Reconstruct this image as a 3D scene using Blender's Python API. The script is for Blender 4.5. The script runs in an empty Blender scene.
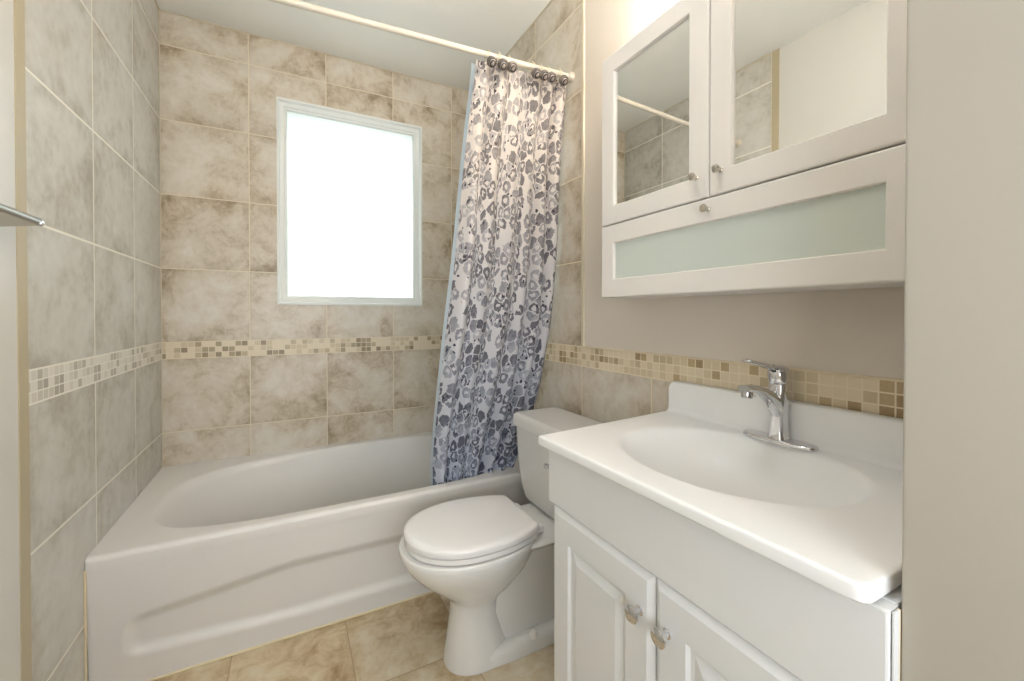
import bpy, bmesh, math, random
from mathutils import Vector
random.seed(4)
C = bpy.context.scene.collection
PI = math.pi

# ------------------------------------------------------------------ materials
def lin(c):
    out = []
    for v in c:
        v /= 255.0
        out.append(v / 12.92 if v <= .04045 else ((v + .055) / 1.055) ** 2.4)
    return (*out, 1)

class G:
    """small helper around a node tree"""
    def __init__(s, name):
        s.m = bpy.data.materials.new(name); s.m.use_nodes = True
        s.t = s.m.node_tree; s.n = s.t.nodes; s.l = s.t.links
        s.b = s.n['Principled BSDF']; s.out = s.n['Material Output']
    def put(s, sock, v):
        if hasattr(v, 'is_linked') or isinstance(v, bpy.types.NodeSocket): s.l.new(v, sock)
        else: sock.default_value = v
    def ma(s, op, a, b=0.0, c=0.0):
        n = s.n.new('ShaderNodeMath'); n.operation = op
        for i, v in enumerate((a, b, c)): s.put(n.inputs[i], v)
        return n.outputs[0]
    def pos(s):
        n = s.n.new('ShaderNodeNewGeometry'); x = s.n.new('ShaderNodeSeparateXYZ')
        s.l.new(n.outputs['Position'], x.inputs[0]); return n.outputs['Position'], x.outputs[0], x.outputs[1], x.outputs[2]
    def comb(s, x, y, z):
        n = s.n.new('ShaderNodeCombineXYZ')
        for i, v in enumerate((x, y, z)): s.put(n.inputs[i], v)
        return n.outputs[0]
    def vadd(s, a, b, op='ADD'):
        n = s.n.new('ShaderNodeVectorMath'); n.operation = op; s.put(n.inputs[0], a); s.put(n.inputs[1], b); return n.outputs[0]
    def noise(s, v, scale, detail=4, rough=.55, dist=0.0):
        n = s.n.new('ShaderNodeTexNoise'); s.put(n.inputs['Vector'], v)
        n.inputs['Scale'].default_value = scale; n.inputs['Detail'].default_value = detail
        n.inputs['Roughness'].default_value = rough; n.inputs['Distortion'].default_value = dist
        return n.outputs['Fac']
    def white(s, v):
        n = s.n.new('ShaderNodeTexWhiteNoise'); s.put(n.inputs['Vector'], v); return n.outputs['Value'], n.outputs['Color']
    def ramp(s, f, stops, mode='LINEAR'):
        n = s.n.new('ShaderNodeValToRGB'); n.color_ramp.interpolation = mode; s.put(n.inputs[0], f)
        e = n.color_ramp.elements
        while len(e) < len(stops): e.new(.5)
        for k, (p, c) in enumerate(stops): e[k].position = p; e[k].color = c
        return n.outputs[0]
    def mix(s, f, a, b, mode='MIX'):
        n = s.n.new('ShaderNodeMix'); n.data_type = 'RGBA'; n.blend_type = mode
        s.put(n.inputs[0], f); s.put(n.inputs[6], a); s.put(n.inputs[7], b); return n.outputs[2]
    def bump(s, h, strength=.3, dist=.01):
        n = s.n.new('ShaderNodeBump'); n.inputs['Strength'].default_value = strength; n.inputs['Distance'].default_value = dist
        s.put(n.inputs['Height'], h); s.l.new(n.outputs[0], s.b.inputs['Normal'])
    def set(s, **k):
        for a, v in k.items(): s.put(s.b.inputs[a.replace('_', ' ')], v)
        return s

def plain(name, rgb, rough=.4, metal=0.0, coat=0.0, bump=0.0, bscale=60, **kw):
    g = G(name)
    p, x, y, z = g.pos()
    f = g.noise(p, 7, 3)
    c = lin(rgb); c2 = tuple(v * .955 for v in c[:3]) + (1,)
    g.set(Base_Color=g.mix(f, c, c2), Roughness=rough, Metallic=metal, Coat_Weight=coat)
    if bump: g.bump(g.noise(p, bscale, 3), bump, .002)
    for a, v in kw.items(): g.b.inputs[a.replace('_', ' ')].default_value = v
    return g.m

ROW = .335; ZT = .975; ZB = .90
def edge(g, f, size):                                    # distance in metres to the nearest joint
    return g.ma('MULTIPLY', g.ma('MINIMUM', f, g.ma('SUBTRACT', 1.0, f)), size)

def tile_mat(name, ax, u0, su, pal, mos, grout, streak=0.0, rough=.32, gw=.0021):
    g = G(name); p, x, y, z = g.pos(); uu = {'x': x, 'y': y}[ax]
    u = g.ma('DIVIDE', g.ma('SUBTRACT', uu, u0), su)
    up = g.ma('DIVIDE', g.ma('SUBTRACT', z, ZT), ROW)
    dn = g.ma('ADD', g.ma('DIVIDE', g.ma('SUBTRACT', ZB, z), ROW), 40.0)
    above = g.ma('GREATER_THAN', z, ZT); below = g.ma('LESS_THAN', z, ZB)
    v = g.ma('ADD', g.ma('MULTIPLY', up, above), g.ma('MULTIPLY', dn, g.ma('SUBTRACT', 1.0, above)))
    fu, fv = g.ma('FRACT', u), g.ma('FRACT', v)
    d = g.ma('MINIMUM', edge(g, fu, su), edge(g, fv, ROW))
    big = g.ma('LESS_THAN', d, gw)
    rv, rc = g.white(g.comb(g.ma('FLOOR', u), g.ma('FLOOR', v), 3.7))
    sh = g.vadd(p, g.vadd(rc, (7, 7, 7), 'MULTIPLY'))
    n1 = g.noise(sh, 5.5, 6, .62, .6)
    n2 = g.noise(sh, 19, 3 if streak else 6, .5 if streak else .72, .2 if streak else .7)
    n3 = g.noise(sh, 34 if streak else 60, 4, .55, 0.0 if streak else .3)
    near = g.ma('SUBTRACT', 1.0, g.ma('MINIMUM', g.ma('MULTIPLY', d, 13.0), 1.0))     # worn, browner glaze by the tile edges
    t = g.ma('ADD', g.ma('ADD', g.ma('ADD', g.ma('MULTIPLY', n1, .68), g.ma('MULTIPLY', n2, .2 if streak else .36)), g.ma('MULTIPLY', n3, .28 if streak else .14)), g.ma('MULTIPLY', near, -.085))
    t = g.ma('ADD', t, g.ma('MULTIPLY', g.ma('SUBTRACT', rv, .5), .07))
    col = g.ramp(t, [(.36, lin(pal[0])), (.46, lin(pal[1])), (.555, lin(pal[2])), (.70, lin(pal[3]))])
    col = g.mix(big, col, lin(grout))
    # mosaic band
    mu = g.ma('DIVIDE', uu, .0262); mv = g.ma('DIVIDE', g.ma('SUBTRACT', z, ZB), .025)
    md = g.ma('MINIMUM', edge(g, g.ma('FRACT', mu), .0262), edge(g, g.ma('FRACT', mv), .025))
    mw, _ = g.white(g.comb(g.ma('FLOOR', mu), g.ma('FLOOR', mv), 1.3))
    mc = g.ramp(mw, [(0, lin(mos[0])), (.09, lin(mos[1])), (.20, lin(mos[2])), (.33, lin(mos[3])), (.52, lin(mos[4]))], 'CONSTANT')
    mn = g.noise(p, 150, 3)
    mc = g.mix(g.ma('MULTIPLY', mn, .45), mc, lin(mos[3]))
    mg = g.ma('LESS_THAN', md, .0015)
    mc = g.mix(mg, mc, lin(grout))
    inm = g.ma('MULTIPLY', g.ma('SUBTRACT', 1.0, above), g.ma('SUBTRACT', 1.0, below))
    g.set(Base_Color=g.mix(inm, col, mc), IOR=1.5)
    r = g.ma('ADD', g.ma('MULTIPLY', n2, .25), rough - .1)
    gr = g.ma('ADD', g.ma('MULTIPLY', big, g.ma('SUBTRACT', 1.0, inm)), g.ma('MULTIPLY', mg, inm))
    r = rough + .04 if streak else r
    g.set(Roughness=g.ma('MAXIMUM', r, g.ma('MULTIPLY', gr, .8)))
    h = g.ma('MULTIPLY', gr, -1.0)
    h = g.ma('ADD', h, g.ma('MULTIPLY', n2, 0.0 if streak else .5))
    if streak:
        st = g.noise(g.vadd(sh, (16, 16, 4), 'MULTIPLY'), 1.6, 3, .5)
        h = g.ma('ADD', h, g.ma('MULTIPLY', st, streak))
    g.bump(h, .10 if streak else .32, .004)
    return g.m

PAL_B = [(148, 130, 104), (184, 169, 146), (205, 194, 176), (217, 210, 198)]
PAL_L = [(160, 154, 142), (184, 180, 170), (199, 197, 190), (210, 209, 204)]  # grey gloss on the left wall put into its tile colours, lightened too
MOS_B = [(126, 108, 80), (154, 138, 108), (178, 162, 132), (204, 190, 162), (224, 212, 188)]
MOS_L = [(150, 144, 130), (172, 166, 152), (196, 191, 178), (212, 208, 197), (226, 223, 214)]  # mosaic colours greyed for the same gloss
MOS_R = [(146, 116, 70), (176, 150, 108), (192, 174, 140), (212, 196, 164), (226, 211, 184)]
GROUT = (222, 211, 188)
M = {}
M['tile_back'] = tile_mat('beige_tile_back', 'x', -.519, .3445, PAL_B, MOS_B, GROUT)
M['tile_left'] = tile_mat('grey_glare_tile_left', 'y', 1.3215, .3655, PAL_L, MOS_L, (240, 237, 228), streak=.45, rough=.28, gw=.0032)  # left wall's glare carried by the greyer palettes
M['tile_right'] = tile_mat('beige_tile_right', 'y', 1.335, .36, PAL_B, MOS_R, (232, 220, 194))

def floor_mat():
    g = G('stone_floor_tile'); p, x, y, z = g.pos()
    u = g.ma('DIVIDE', g.ma('ADD', x, .172), .342); v = g.ma('DIVIDE', g.ma('SUBTRACT', y, 1.287), .342)
    d = g.ma('MINIMUM', edge(g, g.ma('FRACT', u), .342), edge(g, g.ma('FRACT', v), .342))
    gr = g.ma('LESS_THAN', d, .0018)
    rv, rc = g.white(g.comb(g.ma('FLOOR', u), g.ma('FLOOR', v), .5))
    sh = g.vadd(p, g.vadd(rc, (5, 5, 5), 'MULTIPLY'))
    n1 = g.noise(sh, 5, 6, .62, .5); n2 = g.noise(sh, 17, 6, .7, .8)
    t = g.ma('ADD', g.ma('MULTIPLY', n1, .7), g.ma('MULTIPLY', n2, .4))
    col = g.ramp(t, [(.36, lin((140, 116, 82))), (.46, lin((176, 152, 116))), (.56, lin((202, 184, 152))), (.68, lin((216, 206, 184)))])
    g.set(Base_Color=g.mix(gr, col, lin((168, 146, 112))), Roughness=g.ma('ADD', g.ma('MULTIPLY', n2, .25), .2))
    g.bump(g.ma('ADD', g.ma('MULTIPLY', gr, -1.0), g.ma('MULTIPLY', n2, .4)), .25, .004)
    return g.m
M['floor'] = floor_mat()
M['paint'] = plain('warm_wall_paint', (216, 206, 192), .6, bump=.05, bscale=90)
M['paint_cream'] = plain('cream_wall_paint', (222, 212, 194), .6, bump=.05, bscale=90)
M['satin'] = plain('satin_wall_paint', (214, 213, 208), .24, bump=.02, bscale=60)  # colour cooled to stand in for the window's reflection on this wall
M['jamb'] = plain('jamb_paint_shaded', (174, 166, 153), .55, bump=.05, bscale=60)  # darkened in colour to stand in for less light on the partition
M['ceiling'] = plain('ceiling_paint', (242, 240, 234), .7)
M['trim'] = plain('cream_trim', (212, 202, 178), .4)
M['caulk'] = plain('cream_sealant', (226, 210, 178), .5)
M['bullnose'] = plain('beige_bullnose', (184, 172, 144), .4)
M['enamel'] = plain('white_enamel', (224, 221, 217), .3, coat=.12)
M['china'] = plain('white_china', (230, 228, 224), .12, coat=.4)
M['seat'] = plain('white_seat_plastic', (238, 235, 233), .22, coat=.2)
M['marble'] = plain('cultured_marble', (244, 243, 241), .3, coat=.06)
M['lacquer'] = plain('white_lacquer', (226, 226, 225), .33)
M['cablac'] = plain('white_cabinet_lacquer', (234, 228, 221), .35)
M['chrome'] = plain('chrome', (225, 225, 228), .07, 1.0)
M['nickel'] = plain('polished_nickel', (196, 190, 178), .18, 1.0)
M['steel'] = plain('brushed_steel', (176, 176, 174), .28, 1.0)
M['dark'] = plain('dark_plastic', (40, 38, 36), .4)
M['vinyl'] = plain('white_vinyl', (230, 232, 228), .35)
M['rod'] = plain('cream_rod_enamel', (214, 203, 186), .3)
M['porcelain_gap'] = plain('bolt_cap_plastic', (236, 232, 226), .3)
M['taupe'] = plain('taupe_metal', (150, 143, 130), .6)
M['mirror'] = plain('silvered_mirror', (236, 236, 232), .015, 1.0)

def frosted(name, rgb, trans, rough):
    g = G(name); p, *_ = g.pos()
    g.set(Base_Color=lin(rgb), Roughness=rough, Transmission_Weight=trans, IOR=1.3)
    g.bump(g.noise(p, 420, 2), .05, .001)
    return g.m
M['frost'] = frosted('frosted_glass', (230, 236, 226), .25, .42)

def pane_mat():                                            # obscured window glass: daylight outside comes through diffused
    g = G('obscured_window_glass'); p, *_ = g.pos()
    tr = g.n.new('ShaderNodeBsdfTranslucent'); tr.inputs[0].default_value = (.93, .97, .965, 1)
    gl = g.n.new('ShaderNodeBsdfGlossy'); gl.inputs['Roughness'].default_value = .3
    bp = g.n.new('ShaderNodeBump'); bp.inputs['Strength'].default_value = .2; bp.inputs['Distance'].default_value = .002
    g.l.new(g.noise(p, 180, 3), bp.inputs['Height']); g.l.new(bp.outputs[0], gl.inputs['Normal'])
    mx = g.n.new('ShaderNodeMixShader'); mx.inputs[0].default_value = .05
    g.l.new(tr.outputs[0], mx.inputs[1]); g.l.new(gl.outputs[0], mx.inputs[2]); g.l.new(mx.outputs[0], g.out.inputs[0])
    return g.m
M['pane'] = pane_mat()

def curtain_mat():
    g = G('petal_print_fabric')
    uvn = g.n.new('ShaderNodeUVMap'); uvn.uv_map = 'cloth'; uv = uvn.outputs[0]
    sx = g.n.new('ShaderNodeSeparateXYZ'); g.l.new(uv, sx.inputs[0]); h = sx.outputs[1]
    def warp(src, sc, amp):
        wob = g.n.new('ShaderNodeTexNoise'); g.l.new(uv, wob.inputs['Vector']); wob.inputs['Scale'].default_value = sc
        return g.vadd(src, g.vadd(g.vadd(wob.outputs['Color'], (.5, .5, .5), 'SUBTRACT'), (amp, amp, 0), 'MULTIPLY'))
    w = warp(warp(uv, 20, .03), 75, .014)
    def vor(scale, feat, src=w):
        n = g.n.new('ShaderNodeTexVoronoi'); n.voronoi_dimensions = '2D'; n.feature = feat; n.inputs['Scale'].default_value = scale
        g.l.new(src, n.inputs['Vector']); return n
    a = vor(21, 'F1'); e = vor(21, 'DISTANCE_TO_EDGE')
    d = a.outputs['Distance']; cc = g.n.new('ShaderNodeSeparateColor'); g.l.new(a.outputs['Color'], cc.inputs[0])
    big = g.noise(uv, 5, 2)
    petal = g.ma('MULTIPLY', g.ma('GREATER_THAN', e.outputs['Distance'], .045), g.ma('LESS_THAN', g.ma('ADD', d, g.ma('MULTIPLY', g.noise(uv, 90, 2), .22)), .66))
    rel = g.vadd(w, a.outputs['Position'], 'SUBTRACT'); rx = g.n.new('ShaderNodeSeparateXYZ'); g.l.new(rel, rx.inputs[0])
    side = g.ma('MULTIPLY', g.ma('ADD', rx.outputs[0], g.ma('MULTIPLY', rx.outputs[1], -.8)), 6.5)        # brush stroke heavier on one side of each petal
    ringed = g.ma('GREATER_THAN', cc.outputs[1], .38)
    hole = g.ma('MULTIPLY', ringed, g.ma('LESS_THAN', g.ma('ADD', g.ma('ADD', d, g.ma('MULTIPLY', side, .12)), g.ma('MULTIPLY', g.ma('SUBTRACT', g.noise(uv, 70, 2), .5), .5)), .2))
    keep = g.ma('GREATER_THAN', cc.outputs[2], .08)
    m = g.ma('MULTIPLY', g.ma('MULTIPLY', petal, g.ma('SUBTRACT', 1.0, hole)), keep)
    tone = g.ma('ADD', g.ma('ADD', g.ma('MULTIPLY', cc.outputs[0], .5), g.ma('MULTIPLY_ADD', big, .55, -.05)), g.ma('ADD', g.ma('MULTIPLY', side, .35), g.ma('MULTIPLY', g.ma('SUBTRACT', g.noise(uv, 55, 3), .5), .5)))
    warm = g.ramp(tone, [(.34, lin((96, 88, 90))), (.46, lin((142, 133, 132))), (.66, lin((180, 172, 170))), (.85, lin((204, 197, 193)))])
    cool = g.ramp(tone, [(.34, lin((56, 62, 88))), (.46, lin((108, 118, 144))), (.66, lin((160, 169, 188))), (.85, lin((196, 203, 216)))])
    hf = g.ma('MULTIPLY', g.ma('SUBTRACT', h, .45), .8); hf = g.ma('MINIMUM', g.ma('MAXIMUM', hf, 0.0), 1.0)  # warm-to-cool by height: mostly light on the cloth, put into the print
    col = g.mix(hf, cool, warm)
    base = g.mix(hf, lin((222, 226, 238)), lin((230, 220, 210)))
    wash = g.ma('MULTIPLY', g.noise(uv, 45, 4), .32)
    col = g.mix(wash, col, base)
    # small dark spatter between the petals
    b = vor(48, 'F1'); bc = g.n.new('ShaderNodeSeparateColor'); g.l.new(b.outputs['Color'], bc.inputs[0])
    sp = g.ma('MULTIPLY', g.ma('MULTIPLY', g.ma('LESS_THAN', b.outputs['Distance'], .27), g.ma('GREATER_THAN', bc.outputs[0], .78)), g.ma('GREATER_THAN', big, .5))
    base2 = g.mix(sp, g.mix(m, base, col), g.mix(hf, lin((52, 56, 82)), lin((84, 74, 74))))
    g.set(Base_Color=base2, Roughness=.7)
    g.b.inputs['Sheen Weight'].default_value = .15
    g.bump(g.noise(uv, 500, 2), .08, .001)
    # thin cloth: part of the light goes through
    tl = g.n.new('ShaderNodeBsdfTranslucent'); g.l.new(base2, tl.inputs[0])
    mx = g.n.new('ShaderNodeMixShader'); mx.inputs[0].default_value = .3
    g.l.new(g.b.outputs[0], mx.inputs[1]); g.l.new(tl.outputs[0], mx.inputs[2]); g.l.new(mx.outputs[0], g.out.inputs[0])
    return g.m
M['curtain'] = curtain_mat()
def liner_mat():
    g = G('white_liner_vinyl'); p, *_ = g.pos()
    g.set(Base_Color=g.mix(g.noise(p, 8, 2), lin((228, 236, 240)), lin((220, 228, 234))), Roughness=.4)
    tl = g.n.new('ShaderNodeBsdfTranslucent'); tl.inputs[0].default_value = lin((228, 236, 240))
    mx = g.n.new('ShaderNodeMixShader'); mx.inputs[0].default_value = .45
    g.l.new(g.b.outputs[0], mx.inputs[1]); g.l.new(tl.outputs[0], mx.inputs[2]); g.l.new(mx.outputs[0], g.out.inputs[0])
    return g.m
M['liner'] = liner_mat()
def knot_mat():
    g = G('swirled_resin'); tc = g.n.new('ShaderNodeTexCoord')
    wv = g.n.new('ShaderNodeTexWave'); wv.wave_type = 'RINGS'; wv.inputs['Scale'].default_value = 60; wv.inputs['Distortion'].default_value = 5
    g.l.new(tc.outputs['Object'], wv.inputs[0])
    g.set(Base_Color=g.ramp(wv.outputs['Fac'], [(.5, lin((36, 32, 32))), (.75, lin((150, 138, 128)))]), Roughness=.35)
    return g.m
M['knot'] = knot_mat()
def bulb_mat():
    g = G('lit_opal_glass'); p, *_ = g.pos()
    g.set(Base_Color=(1, .95, .88, 1), Roughness=.3); g.b.inputs['Emission Color'].default_value = (1, .93, .84, 1)
    g.b.inputs['Emission Strength'].default_value = BULB; return g.m
BULB = 41.0
M['bulb'] = bulb_mat()

# ------------------------------------------------------------------ objects
def thing(name, label, cat, loc, group=None):
    o = bpy.data.objects.new(name, None); C.objects.link(o); o.location = loc; o.empty_display_size = .1
    o['label'] = label; o['category'] = cat
    if group: o['group'] = group
    return o
def tag(o, label, cat, group=None):
    o['label'] = label; o['category'] = cat
    if group: o['group'] = group
    return o
def mesh_obj(name, bm, mats, parent=None, smooth=True, ang=35, recalc=True):
    if recalc: bmesh.ops.recalc_face_normals(bm, faces=bm.faces)
    me = bpy.data.meshes.new(name)
    for f in bm.faces: f.smooth = smooth
    if smooth:
        for e in bm.edges:
            if len(e.link_faces) == 2 and e.calc_face_angle(0) > math.radians(ang): e.smooth = False
    bm.to_mesh(me); bm.free()
    wn_ = smooth
    for m in (mats if isinstance(mats, (list, tuple)) else [mats]): me.materials.append(M[m])
    o = bpy.data.objects.new(name, me); C.objects.link(o)
    if wn_ and name not in ('ball', 'shower_curtain', 'shower_curtain_liner'):
        md = o.modifiers.new('normals', 'WEIGHTED_NORMAL'); md.keep_sharp = True; md.weight = 60
    if parent is not None:
        o.parent = parent
        w = Vector((0, 0, 0)); p = parent
        while p is not None: w += p.location; p = p.parent
        o.location = (0, 0, 0)
        for v in me.vertices: v.co -= w                       # meshes are built in world coordinates
    return o
def struct(name, bm, mats, parent=None, **k):
    o = mesh_obj(name, bm, mats, parent, **k); o['kind'] = 'structure'; return o
def box(bm, a, b, bev=0.0, seg=2):
    (x0, y0, z0), (x1, y1, z1) = a, b
    vs = [bm.verts.new(p) for p in ((x0, y0, z0), (x1, y0, z0), (x1, y1, z0), (x0, y1, z0), (x0, y0, z1), (x1, y0, z1), (x1, y1, z1), (x0, y1, z1))]
    fs = [bm.faces.new([vs[i] for i in q]) for q in ((0, 3, 2, 1), (4, 5, 6, 7), (0, 1, 5, 4), (1, 2, 6, 5), (2, 3, 7, 6), (3, 0, 4, 7))]
    if bev:
        es = list({e for f in fs for e in f.edges})
        bmesh.ops.bevel(bm, geom=es, offset=bev, segments=seg, profile=.5, affect='EDGES')
    return bm
def bx(a, b, bev=0.0, seg=2): return box(bmesh.new(), a, b, bev, seg)
def loft(bm, rings, cap0=True, cap1=True, close=True):
    rows = [[bm.verts.new(p) for p in r] for r in rings]
    n = len(rows[0])
    for a, b in zip(rows, rows[1:]):
        for i in range(n if close else n - 1):
            j = (i + 1) % n
            bm.faces.new((a[i], a[j], b[j], b[i]))
    if cap0: bm.faces.new(rows[0][::-1])
    if cap1: bm.faces.new(rows[-1])
    return bm
def tube(bm, pts, r, n=14, caps=True):
    pts = [Vector(p) for p in pts]; rs = r if isinstance(r, (list, tuple)) else [r] * len(pts)
    rings = []; up = None
    for i, p in enumerate(pts):
        t = (pts[min(i + 1, len(pts) - 1)] - pts[max(i - 1, 0)]).normalized()
        if up is None: up = Vector((0, 0, 1)) if abs(t.z) < .9 else Vector((0, 1, 0))
        s = t.cross(up).normalized(); up = s.cross(t).normalized()
        rings.append([p + (s * math.cos(a) + up * math.sin(a)) * rs[i] for a in [2 * PI * k / n for k in range(n)]])
    return loft(bm, rings, caps, caps)
def lathe(bm, c, axis, prof, n=24):
    """prof = list of (distance along axis, radius)"""
    ax = Vector(axis).normalized(); s = ax.orthogonal().normalized(); t = ax.cross(s)
    rings = [[Vector(c) + ax * d + (s * math.cos(a) + t * math.sin(a)) * max(r, 1e-4) for a in [2 * PI * k / n for k in range(n)]] for d, r in prof]
    return loft(bm, rings)
def torus(bm, c, R, r, ax1, ax2, n=20, m=8):
    a1, a2 = Vector(ax1), Vector(ax2); nn = a1.cross(a2); rows = []
    for k in range(n):
        a = 2 * PI * k / n; d = a1 * math.cos(a) + a2 * math.sin(a)
        rows.append([bm.verts.new(Vector(c) + d * (R + r * math.cos(b)) + nn * (r * math.sin(b))) for b in [2 * PI * q / m for q in range(m)]])
    for k in range(n):
        for q in range(m):
            bm.faces.new((rows[k][q], rows[(k + 1) % n][q], rows[(k + 1) % n][(q + 1) % m], rows[k][(q + 1) % m]))
    return bm
def rect_rings(xf, y0, y1, z0, z1, prof, cap=True, back=None):
    """concentric rectangles on a front facing -X: prof = (inset, depth behind the face)"""
    bm = bmesh.new()
    rings = [[(xf + d, y0 + i, z0 + i), (xf + d, y1 - i, z0 + i), (xf + d, y1 - i, z1 - i), (xf + d, y0 + i, z1 - i)] for i, d in prof]
    rows = [[bm.verts.new(p) for p in r] for r in rings]
    for a, b in zip(rows, rows[1:]):
        for i in range(4): bm.faces.new((a[i], a[(i + 1) % 4], b[(i + 1) % 4], b[i]))
    if cap: bm.faces.new(rows[-1]); bm.faces.new(rows[0][::-1])
    else:
        for i in range(4): bm.faces.new((rows[-1][i], rows[-1][(i + 1) % 4], rows[0][(i + 1) % 4], rows[0][i]))
    return bm
def sell(cx, cy, a, b, n, t, a2=None):
    """superellipse point; a2 = other radius on the +x side"""
    c, s = math.cos(t), math.sin(t); aa = a if (c < 0 or a2 is None) else a2
    return cx + aa * math.copysign(abs(c) ** (2 / n), c), cy + b * math.copysign(abs(s) ** (2 / n), s)
def rrect(x0, y0, x1, y1, r, k=6):
    if not isinstance(r, (list, tuple)): r = [r] * 4
    pts = []
    for (cx, cy, a0), rr in zip(((x1, y1, 0), (x0, y1, 90), (x0, y0, 180), (x1, y0, 270)), r):
        sx = -1 if a0 in (0, 270) else 1; sy = -1 if a0 in (0, 90) else 1
        for q in range(k + 1):
            a = math.radians(a0 + 90 * q / k); pts.append((cx + sx * rr + rr * math.cos(a), cy + sy * rr + rr * math.sin(a)))
    return pts
def ray_poly(c, th, poly):
    dx, dy = math.cos(th), math.sin(th); best = None
    for (ax, ay), (bx_, by) in zip(poly, poly[1:] + poly[:1]):
        ex, ey = bx_ - ax, by - ay; den = dx * ey - dy * ex
        if abs(den) < 1e-12: continue
        t = ((ax - c[0]) * ey - (ay - c[1]) * ex) / den; s = ((ax - c[0]) * dy - (ay - c[1]) * dx) / den
        if t > 0 and -1e-6 <= s <= 1 + 1e-6 and (best is None or t < best): best = t
    return best

# ------------------------------------------------------------------ the room
XL, XR, YB, YF, H = -.515, 1.012, 2.415, .20, 2.465
YT = 1.33
W0, W1, WZ0, WZ1 = -.057, .679, 1.152, 2.186               # window opening
struct('floor', bx((-1.4, -1.7, -.06), (1.6, 2.6, 0)), 'floor', smooth=False)
struct('ceiling', bx((-1.4, -1.7, H), (1.6, 2.7, H + .06)), 'ceiling', smooth=False)
bm = bmesh.new(); Y2 = YB + .20
for a, b in (((XL - .2, W0), (0, H)), ((W1, XR + .2), (0, H)), ((W0, W1), (0, WZ0)), ((W0, W1), (WZ1, H))):
    box(bm, (a[0], YB, b[0]), (a[1], Y2, b[1]))
struct('wall_back', bm, 'tile_back', smooth=False)
def wall_split(name, x, xo, parts, mats):
    bm = bmesh.new()
    for (y0, y1, z0, z1, mi) in parts:
        n0 = len(bm.faces); box(bm, (min(x, xo), y0, z0), (max(x, xo), y1, z1)); bm.faces.ensure_lookup_table()
        for f in list(bm.faces)[n0:]: f.material_index = mi
    return struct(name, bm, mats, smooth=False)
wall_split('wall_left', XL, XL - .12, [(1.322, YB, 0, H, 0), (YF - .1, 1.322, 0, H, 1)], ['tile_left', 'satin'])
wall_split('wall_right', XR, XR + .12, [(YT, YB, 0, H, 0), (YF, YT, 0, ZT, 0), (YF, YT, ZT, H, 1)], ['tile_right', 'paint'])
XJ = .566; XD = -.44; YH = .085
bm = bmesh.new()
box(bm, (XJ, YH, 0), (XR + .12, YF, H), .004, 2); box(bm, (XL - .12, YH, 0), (XD, YF, H), .004, 2); box(bm, (XD, YH, 2.06), (XJ, YF, H))
struct('wall_front', bm, 'jamb')
# the hallway outside the door
struct('wall_hall_left', bx((-1.4, -1.7, 0), (-1.3, YH, H)), 'paint_cream', smooth=False)
struct('wall_hall_right', bx((1.5, -1.7, 0), (1.6, YH, H)), 'paint_cream', smooth=False)
struct('wall_hall_back', bx((-1.4, -1.8, 0), (1.6, -1.7, H)), 'paint_cream', smooth=False)
bm = bmesh.new(); box(bm, (-1.4, YH, 0), (XL - .12, YF, H)); box(bm, (XR + .12, YH, 0), (1.6, YF, H))
struct('wall_hall_front', bm, 'paint_cream', smooth=False)

# trims
def strip(name, a, b, mat, bev=.003): return struct(name, bx(a, b, bev, 2), mat)
strip('trim_1', (XL - .001, 1.284, 0), (XL + .0022, 1.3225, H), 'bullnose', .001)
strip('trim_2', (XR - .007, YT - .012, ZT + .001), (XR + .001, YT + .003, H), 'trim')
# pale sealant where tile meets ceiling and in the corners
strip('trim_3', (XL, YB - .006, H - .006), (XR, YB, H), 'trim', .002)
strip('trim_4', (XL, YT, H - .006), (XL + .006, YB, H), 'trim', .002)
strip('trim_5', (XR - .006, YT, H - .006), (XR, YB, H), 'trim', .002)
strip('trim_6', (XL, YB - .004, .41), (XL + .004, YB, H - .006), 'trim', .0015)
strip('trim_7', (XR - .004, YB - .004, .41), (XR, YB, H - .006), 'trim', .0015)
strip('trim_8', (XR - .004, YF, ZT - .001), (XR + .001, YT - .012, ZT + .004), 'caulk', .0015)

strip('trim_9', (.5535, YF - .0005, .0), (.5645, YF + .0022, .79), 'lacquer', .0008)
strip('trim_10', (.5643, YF - .0005, .0), (.5675, YF + .0024, .79), 'caulk', .0008)
# window
win = bmesh.new()
def yframe(bm, prof, x0, x1, z0, z1):
    rings = [[(x0 + i, YB + d, z0 + i), (x1 - i, YB + d, z0 + i), (x1 - i, YB + d, z1 - i), (x0 + i, YB + d, z1 - i)] for i, d in prof]
    rows = [[bm.verts.new(p) for p in r] for r in rings]
    for a, b in zip(rows, rows[1:] + rows[:1]):
        for i in range(4): bm.faces.new((a[i], a[(i + 1) % 4], b[(i + 1) % 4], b[i]))
    return bm
yframe(win, [(0, .004), (0, -.006), (.009, -.006), (.011, .002), (.013, .012), (.032, .016), (.034, .020), (.034, .06), (.0, .06)], W0, W1, WZ0, WZ1)
w1 = struct('window_1', win, 'vinyl')
s2 = yframe(bmesh.new(), [(0, .022), (.010, .022), (.013, .028), (.013, .05), (0, .05)], W0 + .034, W1 - .034, WZ0 + .034, WZ1 - .034)
struct('window_sash', s2, 'vinyl', w1)
struct('window_pane', bx((W0 + .04, YB + .034, WZ0 + .04), (W1 - .04, YB + .038, WZ1 - .04)), 'pane', w1, smooth=False)

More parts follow.
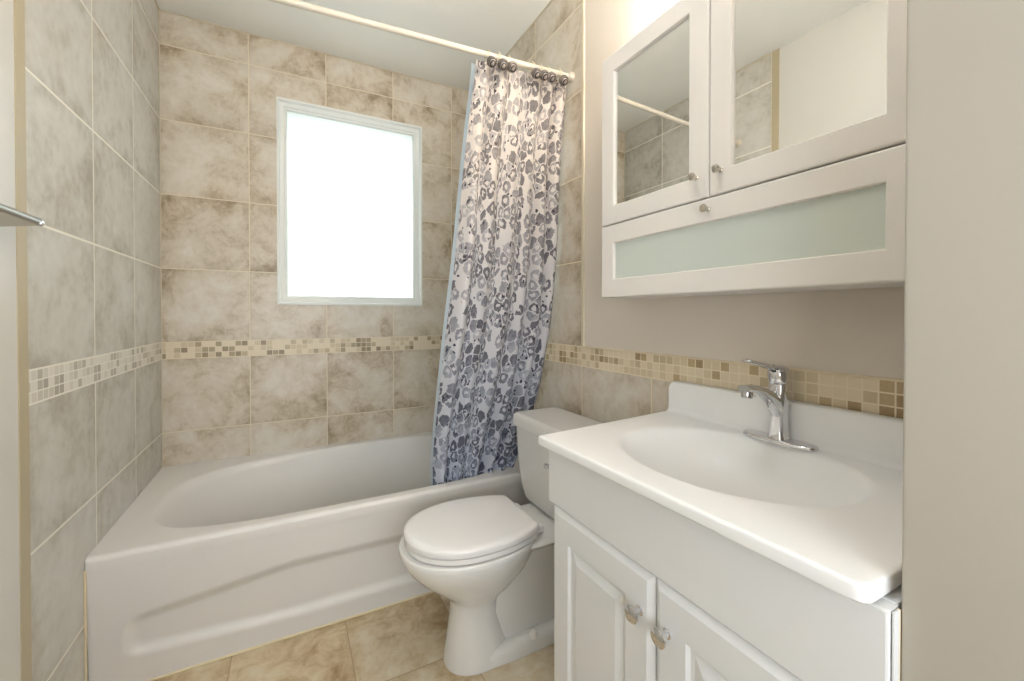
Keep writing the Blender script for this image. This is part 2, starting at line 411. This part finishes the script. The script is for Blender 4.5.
# ------------------------------------------------------------------ bathtub
tub = thing('bathtub', 'white enamelled built-in bathtub filling the alcove under the window', 'bathtub', (.25, 2.0, 0))
RZ = .412
cx, cy = .25, 2.0
outer = rrect(XL + .001, 1.598, XR - .001, YB - .001, .004, 2)
def tub_in(th):
    dx, dy = math.cos(th), math.sin(th)
    a = .683; b = .372 if dy > 0 else .355
    if dx < 0: n = 4.0 if dy < 0 else 2.5
    else: n = 4.0
    w = abs(dx)  # blend the exponents across the axis
    r = (abs(dx / a) ** n + abs(dy / b) ** n) ** (-1 / n)
    return r
angs = sorted([2 * PI * k / 160 for k in range(160)] + [math.atan2(y - cy, x - cx) % (2 * PI) for x, y in outer])
angs = [a for i, a in enumerate(angs) if i == 0 or a - angs[i - 1] > 1e-4]
prof = [(.10, .075), (.55, .078), (.74, .082), (.80, .092), (.84, .115), (.87, .16), (.905, .24), (.94, .32), (.962, .375), (.975, .395), (.988, .406), (1.0, RZ)]
rings = []
for s, z in prof:
    ring = []
    for th in angs:
        r = tub_in(th); dx, dy = math.cos(th), math.sin(th)
        sl = s
        if dx < 0: sl = 1 - (1 - s) * (1 + .7 * abs(dx))     # sloping back rest at the left end
        sl = max(sl, .05)
        ring.append((cx + dx * r * sl, cy + dy * r * sl, z))
    rings.append(ring)
def outring(ins, z):
    ring = []
    for th in angs:
        t = ray_poly((cx, cy), th, outer); x, y = cx + math.cos(th) * t, cy + math.sin(th) * t
        if y < 1.75: y = max(y, 1.598 + ins) if ins else y
        ring.append((x, y, z))
    return ring
rings += [outring(.016, RZ + .001), outring(.009, RZ - .001), outring(.003, RZ - .006), outring(0, RZ - .014), outring(0, RZ - .04)]
bm = loft(bmesh.new(), rings, True, False)
mesh_obj('tub_shell', bm, 'enamel', tub, ang=50)
# apron with its shallow pressed panel
bm = bmesh.new(); NX, NZ = 240, 72
def ss(e0, e1, v): t = max(0, min(1, (v - e0) / (e1 - e0))); return t * t * (3 - 2 * t)
def apron_y(x, z):
    y = 1.619 - .019 * ss(.0, .40, z)
    xm = x - .25; half = .688
    top = .264 - .052 * max(0, abs(xm) - .25) / .42; bot = .066 + .02 * ss(.2, .66, abs(xm))
    midz = (top + bot) / 2; hz = (top - bot) / 2
    r = .05
    qx = abs(xm) - (half - r); qz = abs(z - midz) - (hz - r)
    d = math.hypot(max(qx, 0), max(qz, 0)) + min(max(qx, qz), 0) - r
    return y + .013 * (1 - ss(-.034, .006, d))
rows = []
for j in range(NZ + 1):
    z = .001 + (RZ - .032) * j / NZ
    rows.append([bm.verts.new((XL + .001 + (XR - XL - .002) * i / NX, apron_y(XL + (XR - XL) * i / NX, z), z)) for i in range(NX + 1)])
for a, b in zip(rows, rows[1:]):
    for i in range(NX): bm.faces.new((a[i], a[i + 1], b[i + 1], b[i]))
mesh_obj('apron', bm, 'enamel', tub, ang=80)
bm = bmesh.new(); box(bm, (XL, 1.612, 0), (XR - .001, 1.622, .005), .002); box(bm, (XL, 1.594, .0), (XL + .005, 1.60, RZ - .03), .001)
o = mesh_obj('sealant', bm, 'caulk', tub); o['label'] = 'cream sealant bead'
bm = lathe(bmesh.new(), (.72, 2.0, .076), (0, 0, 1), [(0, .03), (.004, .03), (.006, .024), (.003, .012)])
mesh_obj('drain', bm, 'chrome', tub)

# ------------------------------------------------------------------ curtain rod, hooks, liner, curtain
def rod_y(x): return 1.405 + (XR - x) * .066
ZR = 2.060
rod = thing('shower_curtain_rod', 'cream shower curtain rod spanning the alcove just below the ceiling', 'curtain rod', (.25, rod_y(.25), ZR))
mesh_obj('rod_tube', tube(bmesh.new(), [(XL + .004, rod_y(XL), ZR), (XR - .004, rod_y(XR), ZR)], .0105, 18), 'rod', rod)
for x, s in ((XL, 1), (XR, -1)):
    mesh_obj('end_flange', lathe(bmesh.new(), (x, rod_y(x), ZR), (s, 0, 0), [(0, .019), (.006, .019), (.012, .016), (.02, .0145)]), 'rod', rod)

# height, y, left x, right x of the hanging cloth
KEY = [(2.047, 1.432, .616, .998), (1.75, 1.470, .592, .999), (1.37, 1.495, .560, .999), (1.05, 1.535, .531, .998), (.76, 1.60, .520, .985), (.50, 1.672, .517, .94), (.36, 1.70, .528, .885)]
def key(z):
    for a, b in zip(KEY, KEY[1:]):
        if z >= b[0] or b is KEY[-1]:
            t = (a[0] - z) / (a[0] - b[0]); t = max(0, min(1, t)); return [a[k] + (b[k] - a[k]) * t for k in (1, 2, 3)]
def cloth(name, mat, n_s, z_top, z_bot, folds, amp, wid, dy, xl, xr, parent=None, lab=None, phase=0):
    bm = bmesh.new(); uvl = bm.loops.layers.uv.new('cloth'); NT = 110; rows = []; uvs = {}
    for j in range(NT + 1):
        f = j / NT; z = z_top + (z_bot - z_top) * f
        zs = [key(z + d) for d in (-.08, -.04, 0, .04, .08)]
        y0, a, b = [sum(q[k] for q in zs) / 5 for k in range(3)]
        row = []
        for i in range(n_s + 1):
            s = i / n_s
            ph = 2 * PI * folds * (s + .035 * math.sin(5.1 * s + 1.3) + .012 * math.sin(3 * f * PI)) + phase
            A = amp * (.55 + .6 * f) * (1 + .35 * math.sin(9 * s + 2 * f))
            gather = .30 * math.sin(2 * ph + .7)
            x = (a + xl) + (b + xr - a - xl) * s + .006 * math.sin(ph + PI / 2) * (1 - f * .5)
            y = y0 + dy + .03 * (.5 - s) * (1 - f) + A * (math.sin(ph) + gather * .5) + .006 * math.sin(17 * s + 5 * f)
            x = min(x, XR - .012)
            v = bm.verts.new((x, y, z + (.004 * math.sin(ph) if j == 0 else 0))); uvs[v] = (s * wid + .013 * math.sin(9 * f), z); row.append(v)
        rows.append(row)
    for p, q in zip(rows, rows[1:]):
        for i in range(n_s):
            fc = bm.faces.new((p[i], p[i + 1], q[i + 1], q[i]))
            for l in fc.loops: l[uvl].uv = uvs[l.vert]
    o = mesh_obj(name, bm, mat, parent, ang=80, recalc=False)
    md = o.modifiers.new('thick', 'SOLIDIFY'); md.thickness = .0012
    return o
tag(cloth('shower_curtain', 'curtain', 260, 2.046, .345, 6.2, .016, .92, 0, 0, 0), 'white shower curtain printed with blue-grey petals, gathered at the right end of the rod', 'shower curtain')
tag(cloth('shower_curtain_liner', 'liner', 160, 2.056, .34, 4.3, .005, .6, .046, .001, -.05, phase=1), 'plain white curtain liner peeking out along the left edge of the petal curtain', 'curtain liner')
LABS = ['curtain hook with dark swirled ball at the left edge of the curtain', 'second curtain hook from the left edge of the curtain', 'third curtain hook from the left edge of the curtain',
        'middle curtain hook along the rod, three from either end', 'third curtain hook from the right end of the rod',
        'second curtain hook from the right end of the rod', 'curtain hook nearest the right end of the rod']
hook = None
hx = [.648, .690, .728, .828, .862, .893, .948]
for i, x in enumerate(hx):
    if hook is None:
        hook = thing('curtain_hook', '', 'curtain hook', (x, rod_y(x), ZR), 'curtain hooks along the shower rod'); c = (x, rod_y(x), ZR)
        parts = [mesh_obj('ring', torus(bmesh.new(), (x, c[1], ZR - .008), .0235, .0022, (0, 1, 0), (0, 0, 1)), 'trim', hook)]
        sp = bmesh.new(); bmesh.ops.create_uvsphere(sp, u_segments=18, v_segments=12, radius=.0195)
        for v in sp.verts: v.co = Vector(v.co) * Vector((1, .8, 1)).length / 1.62 + Vector((x, c[1] - .040, ZR - .046))
        parts.append(mesh_obj('ball', sp, 'knot', hook)); parts[-1]['label'] = 'dark swirled ball'
        t = hook
    else:
        t = hook.copy(); C.objects.link(t)
        for p in parts: q = p.copy(); C.objects.link(q); q.parent = t
        t.location = (x, rod_y(x), ZR)
    t['label'] = LABS[i]

# ------------------------------------------------------------------ toilet
TY = 1.263
toi = thing('toilet', 'white two-piece toilet with closed lid between bathtub and vanity', 'toilet', (.62, TY, 0))
def sec(z, x0, x1, hw, n=2.2, N=56, back=None):
    cx_ = x0 + (x1 - x0) * .5; a = (x1 - x0) / 2
    return [(*sell(cx_, TY, a, hw, n, 2 * PI * k / N), z) for k in range(N)]
bm = bmesh.new()
loft(bm, [sec(.001, .425, .655, .086, 2.3), sec(.02, .427, .65, .085, 2.3), sec(.08, .436, .625, .077), sec(.15, .446, .60, .070), sec(.195, .446, .60, .073), sec(.215, .434, .62, .084),
          sec(.24, .405, .65, .104), sec(.27, .37, .675, .126), sec(.30, .337, .70, .146), sec(.33, .31, .715, .162), sec(.355, .294, .725, .172), sec(.375, .287, .73, .176), sec(.388, .287, .73, .176), sec(.393, .292, .725, .171)])
loft(bm, [sec(.001, .50, .90, .058, 4), sec(.2, .53, .90, .055, 4), sec(.33, .56, .92, .075, 4), sec(.372, .58, .93, .09, 4)])
loft(bm, [sec(.001, .50, .92, .090, 5), sec(.035, .50, .92, .090, 5), sec(.05, .505, .91, .082, 5), sec(.056, .52, .90, .066, 5)])
loft(bm, [sec(.345, .60, .965, .10, 5), sec(.355, .58, .975, .125, 5), sec(.37, .57, .98, .135, 5), sec(.378, .57, .98, .13, 5), sec(.38, .58, .975, .12, 5)])
mesh_obj('bowl', bm, 'china', toi, ang=50)
def lid_out(z, g, N=72):
    out = []
    for k in range(N):
        x, y = sell(.505, TY, .203 + g, .170 + g, 2.15, 2 * PI * k / N, .265 + g); out.append((min(x, .702 + g), y, z))
    return out
bm = loft(bmesh.new(), [lid_out(.394, -.006), lid_out(.397, -.002), lid_out(.410, -.002), lid_out(.413, -.006)]); mesh_obj('seat', bm, 'seat', toi, ang=50)
bm = loft(bmesh.new(), [lid_out(.4145, -.004), lid_out(.416, .0), lid_out(.428, .001), lid_out(.434, -.002), lid_out(.438, -.009), lid_out(.4405, -.022), lid_out(.442, -.07), lid_out(.4425, -.14)])
mesh_obj('lid', bm, 'seat', toi, ang=60)
for s in (-1, 1):
    mesh_obj('hinge', bx((.698, TY + s * .072 - .022, .385), (.735, TY + s * .072 + .022, .413), .007, 3), 'seat', toi)
    mesh_obj('bolt_cap', lathe(bmesh.new(), (.70, TY + s * .083, .045), (0, 0, 1), [(0, .013), (.012, .013), (.02, .010), (.024, .004)], 16), 'porcelain_gap', toi)
def tsec(z, x0, x1, hw, r=.03): return [(x, y, z) for x, y in rrect(x0, TY - hw, x1, TY + hw, r, 6)]
TX = .795
bm = loft(bmesh.new(), [tsec(.380, TX + .03, .985, .135, .03), tsec(.386, TX + .012, .99, .155, .035), tsec(.40, TX + .004, .995, .172, .035), tsec(.43, TX + .002, .997, .19, .035), tsec(.47, TX, .998, .205, .035),
                       tsec(.55, TX - .002, .998, .218, .03), tsec(.662, TX - .004, .998, .228, .03)])
mesh_obj('tank', bm, 'china', toi, ang=50)
bm = loft(bmesh.new(), [tsec(.661, TX - .008, 1.0, .235, .03), tsec(.664, TX - .012, 1.0, .24, .03), tsec(.695, TX - .012, 1.0, .24, .03), tsec(.705, TX - .009, .999, .237, .028), tsec(.711, TX - .001, .995, .228, .024), tsec(.712, TX + .01, .99, .218, .02)])
mesh_obj('tank_lid', bm, 'china', toi, ang=50)
bm = lathe(bmesh.new(), (TX - .001, 1.085, .595), (-1, 0, 0), [(0, .016), (.008, .016), (.012, .010), (.022, .009)])
tube(bm, [(TX - .02, 1.08, .595), (TX - .024, 1.12, .594), (TX - .026, 1.175, .590), (TX - .026, 1.212, .586)], [.006, .006, .007, .009], 12)
o = mesh_obj('flush_lever', bm, 'chrome', toi); o['label'] = 'chrome flush lever'

# ------------------------------------------------------------------ vanity
van = thing('vanity_cabinet', 'white two-door vanity cabinet under the sink top, next to the toilet', 'cabinet', (.78, .525, 0))
VF = .55; VY0, VY1 = .2032, .843; VZ = .794
bm = bmesh.new(); 
for q in (((VF + .02, VY0, .09), (XR - .004, VY0 + .016, VZ - .001)), ((VF + .02, VY1 - .016, .09), (XR - .004, VY1, VZ - .001)), ((VF + .02, VY0 + .016, .09), (XR - .004, VY1 - .016, .106)),
          ((XR - .012, VY0 + .016, .106), (XR - .004, VY1 - .016, VZ - .03)), ((VF + .02, VY0 + .016, .63), (VF + .036, VY1 - .016, .66))): box(bm, *q)
box(bm, (VF + .075, VY0 + .01, .001), (XR - .01, VY1 - .01, .092))
mesh_obj('carcass', bm, 'lacquer', van)
mesh_obj('false_drawer_front', rect_rings(VF, VY0, VY1 + .014, .652, VZ - .003, [(0, .0195), (0, .003), (.001, .001), (.003, 0)]), 'lacquer', van, ang=20)
DP = [(0, .0185), (0, .008), (.003, .006), (.013, .0), (.066, .0), (.071, .006), (.078, .007), (.094, .0015), (.096, .001)]
ym = .525
for y0, y1, ky, lab in ((ym + .0015, VY1, .556, 'far'), (VY0, ym - .0015, .494, 'near')):
    d = mesh_obj('door', rect_rings(VF, y0, y1, .10, .647, DP), 'lacquer', van, ang=12)
    k = lathe(bmesh.new(), (VF, ky, .572), (-1, 0, 0), [(0, .0085), (.002, .0085), (.004, .006), (.010, .0045), (.015, .006), (.018, .013), (.0195, .0155), (.022, .0155), (.0245, .012), (.0255, .0001)], 26)
    # knobs are sub-parts of their doors
    me = mesh_obj('knob', k, 'chrome'); me.parent = d
    for v in me.data.vertices: v.co -= van.location
    me['label'] = 'polished round knob'

# sink top
top = thing('sink_top', 'white cultured-marble sink top with oval basin and low backsplash', 'sink', (.78, .53, VZ))
CZ = .815
poly = [(.528, .2125), (.514, .848), (.990, .893), (1.008, .895), (1.008, .2125)]
def rc(poly, rs, k=5):
    out = []
    n = len(poly)
    for i, p in enumerate(poly):
        a = Vector(poly[i - 1]); b = Vector(p); c_ = Vector(poly[(i + 1) % n]); r = rs[i]
        if not r: out.append(tuple(b)); continue
        u = (a - b).normalized(); w = (c_ - b).normalized()
        for q in range(k + 1):
            t = q / k; out.append(tuple((b + u * r) * (1 - t) ** 2 + b * 2 * t * (1 - t) + (b + w * r) * t * t))
    return out
tp = rc(poly, [.016, .005, 0, 0, 0])
sc = (.775, .548)
angs = sorted([2 * PI * k / 120 for k in range(120)] + [math.atan2(y - sc[1], x - sc[0]) % (2 * PI) for x, y in tp])
angs = [a for i, a in enumerate(angs) if i == 0 or a - angs[i - 1] > 1e-4]
def sr(th): return (abs(math.cos(th) / .180) ** 2.05 + abs(math.sin(th) / .224) ** 2.05) ** (-1 / 2.05)
rings = []
for s, z in [(.10, -.112), (.25, -.110), (.42, -.104), (.58, -.092), (.72, -.073), (.83, -.050), (.90, -.032), (.95, -.0175), (.98, -.0085), (1.0, -.0035), (1.02, -.0008), (1.045, 0.001), (1.08, .0015)]:
    rings.append([(sc[0] + math.cos(t) * sr(t) * s, sc[1] + math.sin(t) * sr(t) * s, CZ + z) for t in angs])
def tout(ins, z): return [(sc[0] + math.cos(t) * (ray_poly(sc, t, tp) - ins), sc[1] + math.sin(t) * (ray_poly(sc, t, tp) - ins), z) for t in angs]
rings += [tout(.020, CZ + .0015), tout(.006, CZ + .0015), tout(.003, CZ + .0005), tout(.001, CZ - .001), tout(0, CZ - .004), tout(0, VZ + .004), tout(.003, VZ + .001), tout(.02, VZ + .001), tout(.03, VZ + .001)]
mesh_obj('countertop', loft(bmesh.new(), rings, True, False), 'marble', top, ang=50)
def bsx(y): return 1.0 - .006
bm = bmesh.new()
prof2 = [(.982, CZ - .002), (.979, CZ + .002), (.984, CZ + .0045), (.9875, CZ + .009), (.989, CZ + .015), (.989, CZ + .083), (.992, CZ + .089), (.998, CZ + .0915), (1.0085, CZ + .0915), (1.0085, CZ - .002)]
ys = [(.2125, 0), (.86, 0), (.872, 0), (.881, .004), (.886, .014)]
rr = []
for y, dz in ys: rr.append([(x, y, z - (dz if z > CZ + .05 else 0)) for x, z in prof2])
loft(bm, rr); mesh_obj('backsplash', bm, 'marble', top, ang=40)
mesh_obj('drain', lathe(bmesh.new(), (sc[0], sc[1], CZ - .112), (0, 0, 1), [(0, .022), (.003, .022), (.005, .017), (.004, .008)]), 'chrome', top)

# faucet
fx, fy, fz = .966, .556, CZ + .0015
fau = thing('faucet', 'chrome single-lever faucet on a slim oval plate behind the basin', 'faucet', (fx, fy, fz))
bm = bmesh.new()
loft(bm, [[(*sell(fx, fy, a, b, 2.6, 2 * PI * k / 48), fz + z) for k in range(48)] for a, b, z in ((.0245, .079, 0), (.0255, .080, .002), (.0245, .079, .006), (.021, .076, .0085), (.014, .07, .0095))])
mesh_obj('base_plate', bm, 'chrome', fau, ang=60)
bm = bmesh.new()
loft(bm, [[(*sell(fx + ox, fy, a, b, 2.4, 2 * PI * k / 32), fz + z) for k in range(32)] for a, b, ox, z in ((.021, .021, 0, .006), (.0185, .0185, 0, .02), (.017, .017, 0, .05), (.018, .018, .001, .08), (.020, .020, .002, .105), (.020, .020, .003, .128), (.017, .017, .003, .132))])
# spout arching forward over the basin
sp = [(fx + .004, fz + .062), (fx - .014, fz + .086), (fx - .036, fz + .104), (fx - .066, fz + .119), (fx - .098, fz + .127), (fx - .124, fz + .128)]
rings = []
for i, (x, z) in enumerate(sp):
    a, b = sp[max(i - 1, 0)], sp[min(i + 1, len(sp) - 1)]; t = Vector((b[0] - a[0], 0, b[1] - a[1])).normalized(); nrm = Vector((-t.z, 0, t.x))
    hw = .015 - .002 * i / 5; hh = [.02, .017, .013, .010, .0085, .0075][i]
    rings.append([Vector((x, fy, z)) + Vector((0, 1, 0)) * hw * math.copysign(abs(math.cos(q)) ** .75, math.cos(q)) + nrm * hh * math.copysign(abs(math.sin(q)) ** .75, math.sin(q)) for q in [2 * PI * k / 20 for k in range(20)]])
loft(bm, rings)
mesh_obj('body', bm, 'chrome', fau, ang=50)
mesh_obj('aerator', lathe(bmesh.new(), (fx - .113, fy, fz + .108), (0, 0, 1), [(0, .010), (.002, .0115), (.016, .0115), (.024, .010), (.027, .006)]), 'chrome', fau)
bm = lathe(bmesh.new(), (fx + .003, fy, fz + .1335), (-.12, 0, 1), [(0, .0215), (.004, .0225), (.022, .0225), (.031, .019), (.035, .011), (.036, .002)])
h = mesh_obj('handle', bm, 'chrome', fau, ang=50)
rings = []
for x, z, hw, hh in ((fx - .010, fz + .160, .008, .007), (fx - .024, fz + .166, .009, .0065), (fx - .055, fz + .174, .012, .006), (fx - .09, fz + .181, .0135, .005), (fx - .113, fz + .186, .012, .004), (fx - .119, fz + .187, .007, .002)):
    rings.append([(x, fy + hw * math.cos(q), z + hh * math.sin(q)) for q in [2 * PI * k / 16 for k in range(16)]])
lv = mesh_obj('lever', loft(bmesh.new(), rings), 'chrome', None, ang=60); lv.parent = h
for v in lv.data.vertices: v.co -= fau.location
g_ = mesh_obj('lever_collar', lathe(bmesh.new(), (fx - .017, fy, fz + .162), (-.85, 0, .45), [(0, .0065), (.004, .0078), (.010, .0078), (.012, .0062)], 16), 'dark', None); g_.parent = h
for v in g_.data.vertices: v.co -= fau.location
g_['label'] = 'dark collar'

# ------------------------------------------------------------------ wall cabinet
CX = .845; CY0, CY1, CB, CT = .268, 1.019, 1.152, 1.872
cab = thing('wall_cabinet', 'white wall cabinet with two mirrored doors and a frosted glass flap above the sink', 'cabinet', (.93, .658, CB))
bm = bmesh.new(); a = CX + .019; e = .016
box(bm, (a, CY0, CB), (XR - .001, CY1, CB + e)); box(bm, (a, CY0, CT - e), (XR - .001, CY1, CT)); box(bm, (a, CY0, CB + e), (XR - .001, CY0 + e, CT - e)); box(bm, (a, CY1 - e, CB + e), (XR - .001, CY1, CT - e))
box(bm, (XR - .008, CY0 + e, CB + e), (XR - .001, CY1 - e, CT - e)); box(bm, (a, CY0 + e, 1.362), (XR - .008, CY1 - e, 1.376))
mesh_obj('carcass', bm, 'cablac', cab, smooth=False)
FP = [(0, .018), (0, .004), (.0015, .0012), (.004, 0), (.0515, 0), (.0535, .002), (.0545, .009), (.0545, .016)]
def cab_door(name, y0, y1, z0, z1, glass, mat, lab):
    d = mesh_obj(name, rect_rings(CX, y0, y1, z0, z1, FP, cap=False), 'cablac', cab, ang=25)
    i = .0535
    g = mesh_obj(glass, bx((CX + .0085, y0 + i, z0 + i), (CX + .0125, y1 - i, z1 - i)), mat, None, smooth=False); g.parent = d
    for v in g.data.vertices: v.co -= cab.location
    g['label'] = lab
    return d
def cab_knob(d, y, z):
    k = mesh_obj('knob', lathe(bmesh.new(), (CX, y, z), (-1, 0, 0), [(0, .006), (.002, .006), (.004, .0042), (.011, .0045), (.014, .008), (.019, .0092), (.022, .008), (.024, .003)], 20), 'nickel', None)
    k.parent = d
    for v in k.data.vertices: v.co -= cab.location
    k['label'] = 'small metal knob'
cm = .645
d1 = cab_door('mirror_door', cm + .0012, CY1, 1.3695, CT, 'mirror', 'mirror', 'mirror glass'); cab_knob(d1, .676, 1.421)
d2 = cab_door('mirror_door', CY0, cm - .0012, 1.3695, CT, 'mirror', 'mirror', 'mirror glass'); cab_knob(d2, .614, 1.421)
d3 = cab_door('flap_door', CY0, CY1, CB, 1.3665, 'frosted_glass', 'frost', 'frosted glass'); cab_knob(d3, cm, 1.341)
# vanity light above the wall cabinet
vl = thing('vanity_light', 'warm vanity light with beige backplate on the wall above the mirrored cabinet', 'wall lamp', (1.0, .62, 2.05))
mesh_obj('backplate', bx((.984, .33, 1.985), (XR - .0005, .912, 2.12), .003), 'paint_cream', vl)
for y in (.42, .62, .82):
    s = bmesh.new(); bmesh.ops.create_uvsphere(s, u_segments=24, v_segments=16, radius=.045)
    for v in s.verts: v.co += Vector((.925, y, 2.10))
    mesh_obj('globe', s, 'bulb', vl)['label'] = 'lit opal globe'
    mesh_obj('socket', lathe(bmesh.new(), (.984, y, 2.075), (-1, 0, .35), [(0, .02), (.02, .018), (.035, .015)], 18), 'nickel', vl)

# ------------------------------------------------------------------ towel bar on the left wall
tb = thing('towel_bar', 'steel towel bar on the left wall in front of the tiles', 'towel bar', (-.49, .98, 1.295))
bm = tube(bmesh.new(), [(-.47, .62, 1.296), (-.47, 1.255, 1.296)], .008, 18); mesh_obj('rail', bm, 'steel', tb)
for y in (.612, 1.255):
    mesh_obj('end_cap', lathe(bmesh.new(), (-.47, y - .008, 1.296), (0, 1, 0), [(0, .009), (.010, .0098), (.014, .0085), (.018, .003)], 20), 'chrome', tb)
for y, d in ((1.262, -1), (.608, 1)):
    q = [(y, 1.290), (y + d * .21, 1.248), (y + d * .235, 1.262), (y + d * .235, 1.292)]
    bm = loft(bmesh.new(), [[(x, a_, b_) for a_, b_ in q] for x in (-.4745, -.4665)]); box(bm, (XL + .0005, min(y + d * .20, y + d * .235), 1.258), (-.4665, max(y + d * .20, y + d * .235), 1.29), .002)
    mesh_obj('bracket', bm, 'taupe', tb)

# unseen fixture added in the hall behind the camera to fill the room
hl = thing('hall_fill_light', 'unseen round fill light added in the hallway outside the bathroom door', 'ceiling light', (.05, -.75, H))
mesh_obj('base', lathe(bmesh.new(), (.05, -.75, H), (0, 0, -1), [(0, .17), (.02, .17), (.025, .16)]), 'trim', hl)
HL = 15
g = G('hall_fill_glow'); g.set(Base_Color=(1, 1, 1, 1)); g.b.inputs['Emission Color'].default_value = (1, .95, .88, 1); g.b.inputs['Emission Strength'].default_value = 6; M['hall_shade'] = g.m
mesh_obj('shade', lathe(bmesh.new(), (.05, -.75, H - .022), (0, 0, -1), [(0, .155), (.02, .15), (.045, .11), (.06, .05), (.063, .001)]), 'hall_shade', hl)

bl = thing('ceiling_fill_light', 'unseen round dome added as fill light on the bathroom ceiling above the doorway side', 'ceiling light', (.22, .56, H))  # added out of view to brighten the walls and worktop
mesh_obj('base', lathe(bmesh.new(), (.22, .56, H), (0, 0, -1), [(0, .16), (.018, .16), (.022, .15)]), 'trim', bl)
g = G('dome_fill_glow'); g.set(Base_Color=(1, 1, 1, 1)); g.b.inputs['Emission Color'].default_value = (.86, .93, 1, 1); g.b.inputs['Emission Strength'].default_value = 7; M['dome'] = g.m
mesh_obj('shade', lathe(bmesh.new(), (.22, .56, H - .02), (0, 0, -1), [(0, .147), (.03, .142), (.06, .11), (.08, .05), (.083, .001)]), 'dome', bl)

# ------------------------------------------------------------------ light and camera
def area(name, loc, target, size, power, col):
    l = bpy.data.lights.new(name, 'AREA'); l.shape = 'RECTANGLE'; l.size, l.size_y = size; l.energy = power; l.color = col
    o = bpy.data.objects.new(name, l); C.objects.link(o); o.location = loc
    o.rotation_euler = (Vector(target) - Vector(loc)).to_track_quat('-Z', 'Y').to_euler(); return o
area('hall_bounce_fill', (-.1, -.85, 1.15), (.15, 1.0, 2.3), (1.3, 1.0), HL, (.86, .93, 1))  # unseen bounce fill added at the doorway, aimed up to lift the ceiling
w = bpy.data.worlds.new('sky'); bpy.context.scene.world = w; w.use_nodes = True
bg = w.node_tree.nodes['Background']; 
wn = w.node_tree; tcw = wn.nodes.new('ShaderNodeTexCoord'); sxw = wn.nodes.new('ShaderNodeSeparateXYZ'); rw = wn.nodes.new('ShaderNodeValToRGB')
wn.links.new(tcw.outputs['Generated'], sxw.inputs[0]); mw_ = wn.nodes.new('ShaderNodeMath'); mw_.operation = 'MULTIPLY_ADD'; mw_.inputs[1].default_value = .5; mw_.inputs[2].default_value = .5
wn.links.new(sxw.outputs[2], mw_.inputs[0]); wn.links.new(mw_.outputs[0], rw.inputs[0])
rw.color_ramp.elements[0].position = .47; rw.color_ramp.elements[0].color = (.16, .17, .16, 1)      # ground
rw.color_ramp.elements[1].position = .56; rw.color_ramp.elements[1].color = (.92, .98, 1, 1)        # overcast sky
wn.links.new(rw.outputs[0], bg.inputs[0]); bg.inputs[1].default_value = 2.1

f, yaw, pitch, sy = 421.63, .484, .0095, -21.7
cam = bpy.data.cameras.new('camera'); co = bpy.data.objects.new('camera', cam); C.objects.link(co)
cam.sensor_width = 36; cam.lens = f / 1024 * 36; cam.shift_y = -sy / 1024 * -1
cam.shift_y = sy / 1024
cam.clip_start = .01
co.location = (0, 0, 1.10); co.rotation_euler = (PI / 2 - pitch, 0, -yaw)
S = bpy.context.scene; S.camera = co
S.view_settings.view_transform = 'Standard'; S.view_settings.look = 'None'; S.view_settings.exposure = 1.12; S.view_settings.gamma = 1
S.view_settings.use_curve_mapping = False
